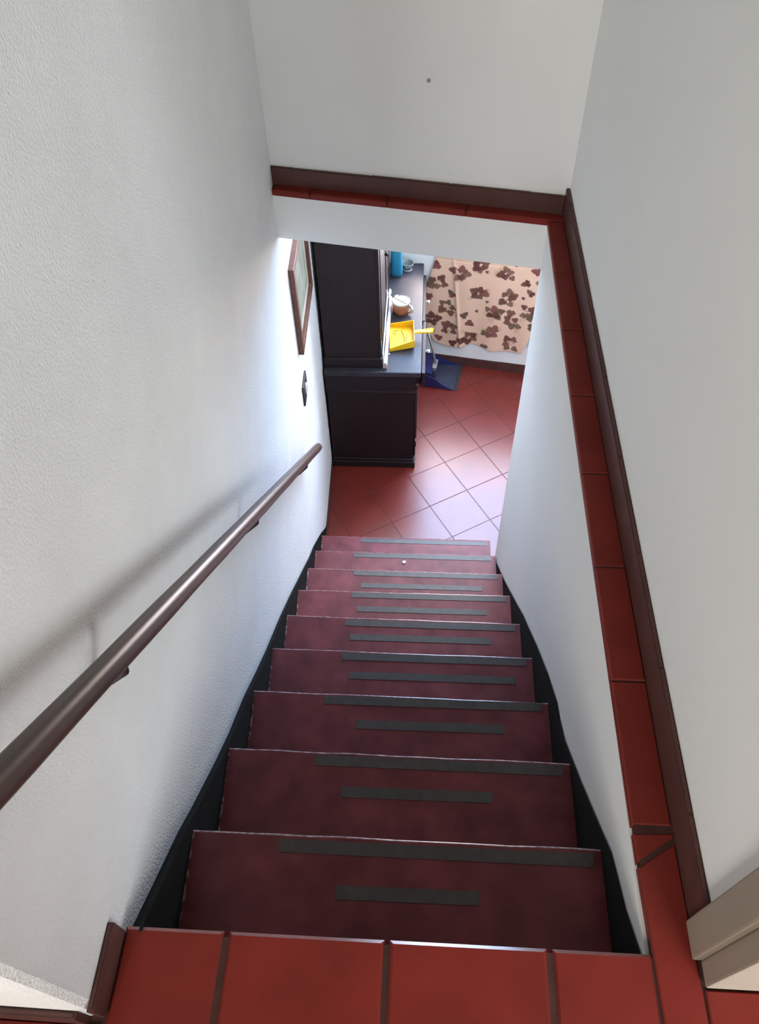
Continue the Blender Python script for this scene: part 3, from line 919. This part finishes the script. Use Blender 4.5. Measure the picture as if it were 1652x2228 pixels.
tag(dp, 'yellow plastic hand dustpan lying on the dark worktop, handle over the edge', 'dustpan')

# blue bottle
bo = empty('spray_bottle', (0.264, 4.112, ZW))
bm = bmesh.new()
lathe(bm, [(0.030, 0.0005), (0.038, 0.006), (0.040, 0.03), (0.039, 0.07), (0.0355, 0.14), (0.034, 0.21), (0.031, 0.235), (0.016, 0.262), (0.013, 0.272)], 28, sx=1.0, sy=0.75, power=3.0)
from_bm('bottle_body', bm, 'bluebottle', bo, smooth=True)
bm = bmesh.new()
lathe(bm, [(0.028, 0.003), (0.0355, 0.008), (0.0375, 0.03), (0.0365, 0.055), (0.0362, 0.056)], 28, sx=0.97, sy=0.72, power=3.0)
from_bm('liquid', bm, 'blueliquid', bo, smooth=True)
bm = bmesh.new()
lathe(bm, [(0.016, 0.272), (0.017, 0.274), (0.017, 0.292), (0.013, 0.296)], 20)
from_bm('cap', bm, 'white', bo, smooth=False)
tag(bo, 'clear blue plastic bottle part full of blue liquid by the hutch', 'bottle')

# clear glass dish just behind the bottle
gd = empty('glass_dish', (0.334, 4.176, ZW))
bm = bmesh.new()
lathe(bm, [(0.022, 0.0005), (0.026, 0.003), (0.036, 0.03), (0.040, 0.05), (0.036, 0.05), (0.032, 0.03), (0.022, 0.008), (0.002, 0.007)], 26)
from_bm('bowl', bm, 'clearglass', gd, smooth=True)
bm = bmesh.new()
lathe(bm, [(0.023, 0.0004), (0.029, 0.0006), (0.029, 0.004), (0.023, 0.0045)], 26)
from_bm('foot_ring', bm, 'white', gd)
tag(gd, 'small clear glass dish with a pale foot half hidden by the blue bottle', 'dish')

for n_, (x, y, r) in enumerate(((0.252, 3.335, 0.006),)):
    bm = bmesh.new()
    bmesh.ops.create_icosphere(bm, subdivisions=1, radius=r)
    for v in bm.verts:
        v.co *= random.uniform(0.75, 1.2)
        v.co.z *= 0.6
    o = from_bm('crumb', bm, 'crumb', None)
    o.location = (x, y, ZW + r * 0.55)
    tag(o, 'tiny white crumb on the worktop beside the yellow dustpan', 'crumb')

# small white scrap lying on the second tread from the bottom
bm = bmesh.new()
bmesh.ops.create_icosphere(bm, subdivisions=1, radius=0.011)
for v in bm.verts:
    v.co *= random.uniform(0.8, 1.15)
    v.co.z *= 0.35
o = from_bm('paper_scrap', bm, 'crumb', None)
o.location = (0.381, 2.094, nose_z(8) + 0.0036)
tag(o, 'small white paper scrap on a lower tread without a second tape', 'scrap')

# ------------------------------------------------------------------ blue floor dustpan with a pole
bp = empty('floor_dustpan', (0.575, 4.065, ZF))
bp.rotation_euler = (0, 0, math.radians(-8))
bm = bmesh.new()
base = [(-0.125, -0.095), (-0.105, -0.118), (0.115, -0.135), (0.128, 0.135), (-0.105, 0.110), (-0.125, 0.09)]
add_prism(bm, base, 0.0008, 0.006)
from_bm('pan_base', bm, 'bluedusty', bp)
def curved_wall(pts, h, th, name, m):
    bm = bmesh.new()
    rows = []
    n = len(pts)
    for k, (x, y) in enumerate(pts):
        px, py = pts[max(k - 1, 0)]
        qx, qy = pts[min(k + 1, n - 1)]
        d = Vector((qx - px, qy - py)).normalized()
        nn = Vector((-d.y, d.x)) * th
        rows.append([bm.verts.new(p) for p in ((x, y, 0.005), (x + nn.x, y + nn.y, 0.005), (x + nn.x, y + nn.y, h[k]), (x, y, h[k]))])
    for a, b in zip(rows[:-1], rows[1:]):
        for k in range(4):
            bm.faces.new((a[k], a[(k + 1) % 4], b[(k + 1) % 4], b[k]))
    bm.faces.new(rows[0][::-1])
    bm.faces.new(rows[-1])
    return from_bm(name, bm, m, bp)
curved_wall([(0.115, -0.135), (0.04, -0.129), (-0.03, -0.124), (-0.105, -0.118)], [0.010, 0.035, 0.085, 0.11], 0.004, 'side_wall', 'blue')
curved_wall([(-0.105, 0.110), (-0.03, 0.118), (0.04, 0.126), (0.128, 0.135)], [0.11, 0.085, 0.035, 0.010], 0.004, 'side_wall', 'blue')
curved_wall([(-0.105, -0.118), (-0.122, -0.10), (-0.127, -0.04), (-0.127, 0.04), (-0.122, 0.092), (-0.105, 0.110)], [0.11, 0.115, 0.12, 0.12, 0.115, 0.11], 0.004, 'back_wall', 'blue')
bm = bmesh.new()
add_prism(bm, [(-0.122, -0.10), (-0.05, -0.108), (-0.05, 0.104), (-0.122, 0.09)], 0.108, 0.112)
from_bm('hood', bm, 'blue', bp)
bm = bmesh.new()
add_prism(bm, [(0.118, -0.135), (0.140, -0.130), (0.150, 0.130), (0.128, 0.135)], 0.0008, 0.005)
lp = from_bm('lip', bm, 'socket', bp)
lp['label'] = 'dark rubber lip'
box('bracket', -0.056, -0.022, -0.050, 0.040, 0.108, 0.122, 'metal', bp, 0.004)
box('bracket_clip', -0.050, -0.026, -0.062, -0.040, 0.100, 0.128, 'metal', bp, 0.004)
bm = bmesh.new()
tube(bm, [(-0.036, 0.0, 0.118), (-0.060, 0.010, 0.22), (-0.084, 0.0155, 0.31), (-0.099, 0.019, 0.37)], [0.0085, 0.0085, 0.0085, 0.0085], 12)
from_bm('pole', bm, 'metal', bp, smooth=True)
tag(bp, 'blue long-handled floor dustpan with a grey pole beside the cabinet', 'dustpan')

# ------------------------------------------------------------------ floral cloth over the niche
LEFT = [(-1.490, -0.203), (-1.596, -0.224), (-1.708, -0.258), (-1.84, -0.264), (-1.973, -0.262), (-2.091, -0.243), (-2.186, -0.191), (-2.25, -0.16)]
RIGHT = [(-1.490, 0.545), (-1.70, 0.525), (-1.904, 0.490), (-2.083, 0.462), (-2.182, 0.432), (-2.25, 0.425)]
BOT = [(0.0, -2.168), (0.06, -2.192), (0.13, -2.208), (0.22, -2.204), (0.33, -2.198), (0.42, -2.178), (0.52, -2.184), (0.60, -2.196), (0.66, -2.212), (0.80, -2.206), (0.95, -2.192), (1.0, -2.180)]
CL = [(-0.189, -1.696, 'c'), (-0.038, -1.603, 'c'), (0.09, -1.525, 'c'), (0.263, -1.564, 'c'), (0.094, -1.731, 'c'), (0.29, -1.751, 'c'), (-0.084, -1.77, 'l'), (-0.111, -1.874, 'c'), (0.005, -1.926, 'l'), (0.045, -1.989, 'l'), (0.209, -1.877, 'c'), (0.319, -1.875, 'l'), (0.335, -1.951, 'c'), (0.44, -1.843, 'c'), (0.398, -1.626, 'l'), (0.437, -1.698, 'l'), (-0.087, -2.04, 'c'), (-0.221, -1.989, 'c'), (-0.158, -2.143, 'l'), (-0.06, -2.17, 'l'), (0.058, -2.12, 'c'), (0.2, -2.047, 'c'), (0.338, -2.128, 'c'), (0.453, -1.531, 'l'), (-0.198, -1.561, 'l'), (-0.244, -1.712, 'l'), (-0.242, -1.806, 'l'), (0.09, -1.884, 's'), (0.154, -1.798, 's'), (0.389, -1.742, 's'), (0.242, -1.772, 's'), (0.135, -1.563, 's'), (0.001, -2.14, 'l'), (0.162, -2.183, 'l'), (0.47, -1.956, 'l'), (0.316, -1.496, 's'), (-0.135, -2.078, 's'), (-0.201, -2.088, 's'), (0.52, -1.60, 'c')]

def cloth():
    NA, NB = 250, 240
    a = np.linspace(0, 1, NA)[None, :].repeat(NB, 0)
    b = np.linspace(0, 1, NB)[:, None].repeat(NA, 1)
    zt = -1.488
    zb = np.interp(a, [p[0] for p in BOT], [p[1] for p in BOT])
    z = zt + (zb - zt) * b
    lz, lx = zip(*sorted(LEFT))
    rz, rx = zip(*sorted(RIGHT))
    sl, sr = np.interp(z, lz, lx), np.interp(z, rz, rx)
    s = sl + (sr - sl) * a
    # hanging folds, deeper towards the free lower edge, and a standing crease
    off = 0.022 + 0.010 * b * np.sin(s * 26 + 1.2 + 1.5 * b) + 0.006 * np.sin(s * 11 + 3 * b)
    crease = np.exp(-((s - (-0.088 + 0.084 * b)) / 0.012) ** 2)
    off += 0.014 * crease * (0.35 + 0.65 * b)
    off += 0.012 * np.exp(-((s + 0.17) / 0.05) ** 2) * b
    off = np.where(b < 0.04, off * 0.9, off)
    # print
    rng = np.random.RandomState(5)
    col = np.empty((NB, NA, 3))
    col[:] = srgb(226, 190, 164)
    pz = z
    def leaf(cx, cz, r, rot, c, alpha=1.0, lobes=3):
        dx, dz = s - cx, pz - cz
        rr = np.hypot(dx, dz)
        th = np.arctan2(dz, dx) - rot
        edge = r * (0.62 + 0.38 * np.abs(np.cos(th * lobes / 2)) ** 0.8 + 0.06 * np.cos(th * 7))
        k = np.clip((edge - rr) / 0.0035, 0, 1)[..., None] * alpha
        vein = (np.abs(np.sin(th * lobes / 2)) < 0.10) & (rr < edge * 0.8)
        cc = np.where(vein[..., None], np.array(c) * 1.25, np.array(c))
        col[:] = col * (1 - k) + cc * k
    browns = [srgb(112, 72, 62), srgb(98, 60, 52), srgb(122, 92, 76), srgb(128, 78, 74), srgb(105, 85, 68)]
    olive = srgb(190, 160, 122)
    for (cx, cz, kind) in CL:       # faded shadow leaves first
        if kind == 'c':
            for _ in range(3):
                leaf(cx + rng.uniform(-.06, .06), cz + rng.uniform(-.06, .06), rng.uniform(.018, .032), rng.uniform(0, 6), olive, 0.5)
    for (cx, cz, kind) in CL:
        if kind == 'c':
            ang = rng.uniform(0, 6.28)
            for k in range(rng.randint(5, 8)):
                t = ang + k * 1.25 + rng.uniform(-.3, .3)
                d = rng.uniform(.022, .054)
                leaf(cx + d * math.cos(t), cz + d * math.sin(t), rng.uniform(.024, .036), t + rng.uniform(-.5, .5), browns[rng.randint(5)], 0.95)
            for k in range(9):
                leaf(cx + rng.uniform(-.03, .03), cz + rng.uniform(-.03, .03), .0055, 0, browns[rng.randint(5)], 0.9, 1)
        elif kind == 'l':
            t = rng.uniform(0, 6.28)
            leaf(cx, cz, rng.uniform(.027, .035), t, browns[rng.randint(5)])
            leaf(cx + .022 * math.cos(t), cz + .022 * math.sin(t), 0.021, t, browns[rng.randint(5)])
        else:
            leaf(cx, cz, .015, rng.uniform(0, 6), browns[rng.randint(5)])
    P = np.array(LA)[None, None, :] + s[..., None] * np.array(LU) - off[..., None] * np.array(LV)
    P[..., 2] = z
    orig = np.array((LA.x, LA.y, -1.488))
    P = (P - orig).reshape(-1, 3)
    idx = np.arange(NA * NB).reshape(NB, NA)
    quads = np.stack([idx[:-1, :-1], idx[1:, :-1], idx[1:, 1:], idx[:-1, 1:]], -1).reshape(-1, 4)
    me = bpy.data.meshes.new('floral_cloth')
    me.from_pydata(P.tolist(), [], quads.tolist())
    at = me.color_attributes.new('print', 'FLOAT_COLOR', 'POINT')
    at.data.foreach_set('color', np.concatenate([col.reshape(-1, 3), np.ones((NA * NB, 1))], 1).ravel())
    for p in me.polygons:
        p.use_smooth = True
    m = mat('floral_printed_cotton', (0.7, 0.5, 0.4), 0.85, 0.2, bump=0.1, bscale=400)
    nt = m.node_tree
    ca = nt.nodes.new('ShaderNodeVertexColor')
    ca.layer_name = 'print'
    nt.links.new(ca.outputs['Color'], nt.nodes['Principled BSDF'].inputs['Base Color'])
    o = link('floral_cloth', me, m)
    o.location = orig
    sd = o.modifiers.new('thickness', 'SOLIDIFY')
    sd.thickness = 0.0015
    tag(o, 'beige cloth printed with brown leaf clusters hanging over the wall niche', 'cloth')
    # rolled hem at its top
    bm = bmesh.new()
    tube(bm, [(LU * q_ - LV * 0.020).to_tuple()[:2] + (0.002,) for q_ in (-0.203, -0.05, 0.10, 0.25, 0.40, 0.545)], 0.006, 8)
    hm = from_bm('top_hem', bm, 'hemcloth', o)
MT['hemcloth'] = mat('olive_beige_hem', srgb(196, 178, 140), 0.85, 0.2)
cloth()
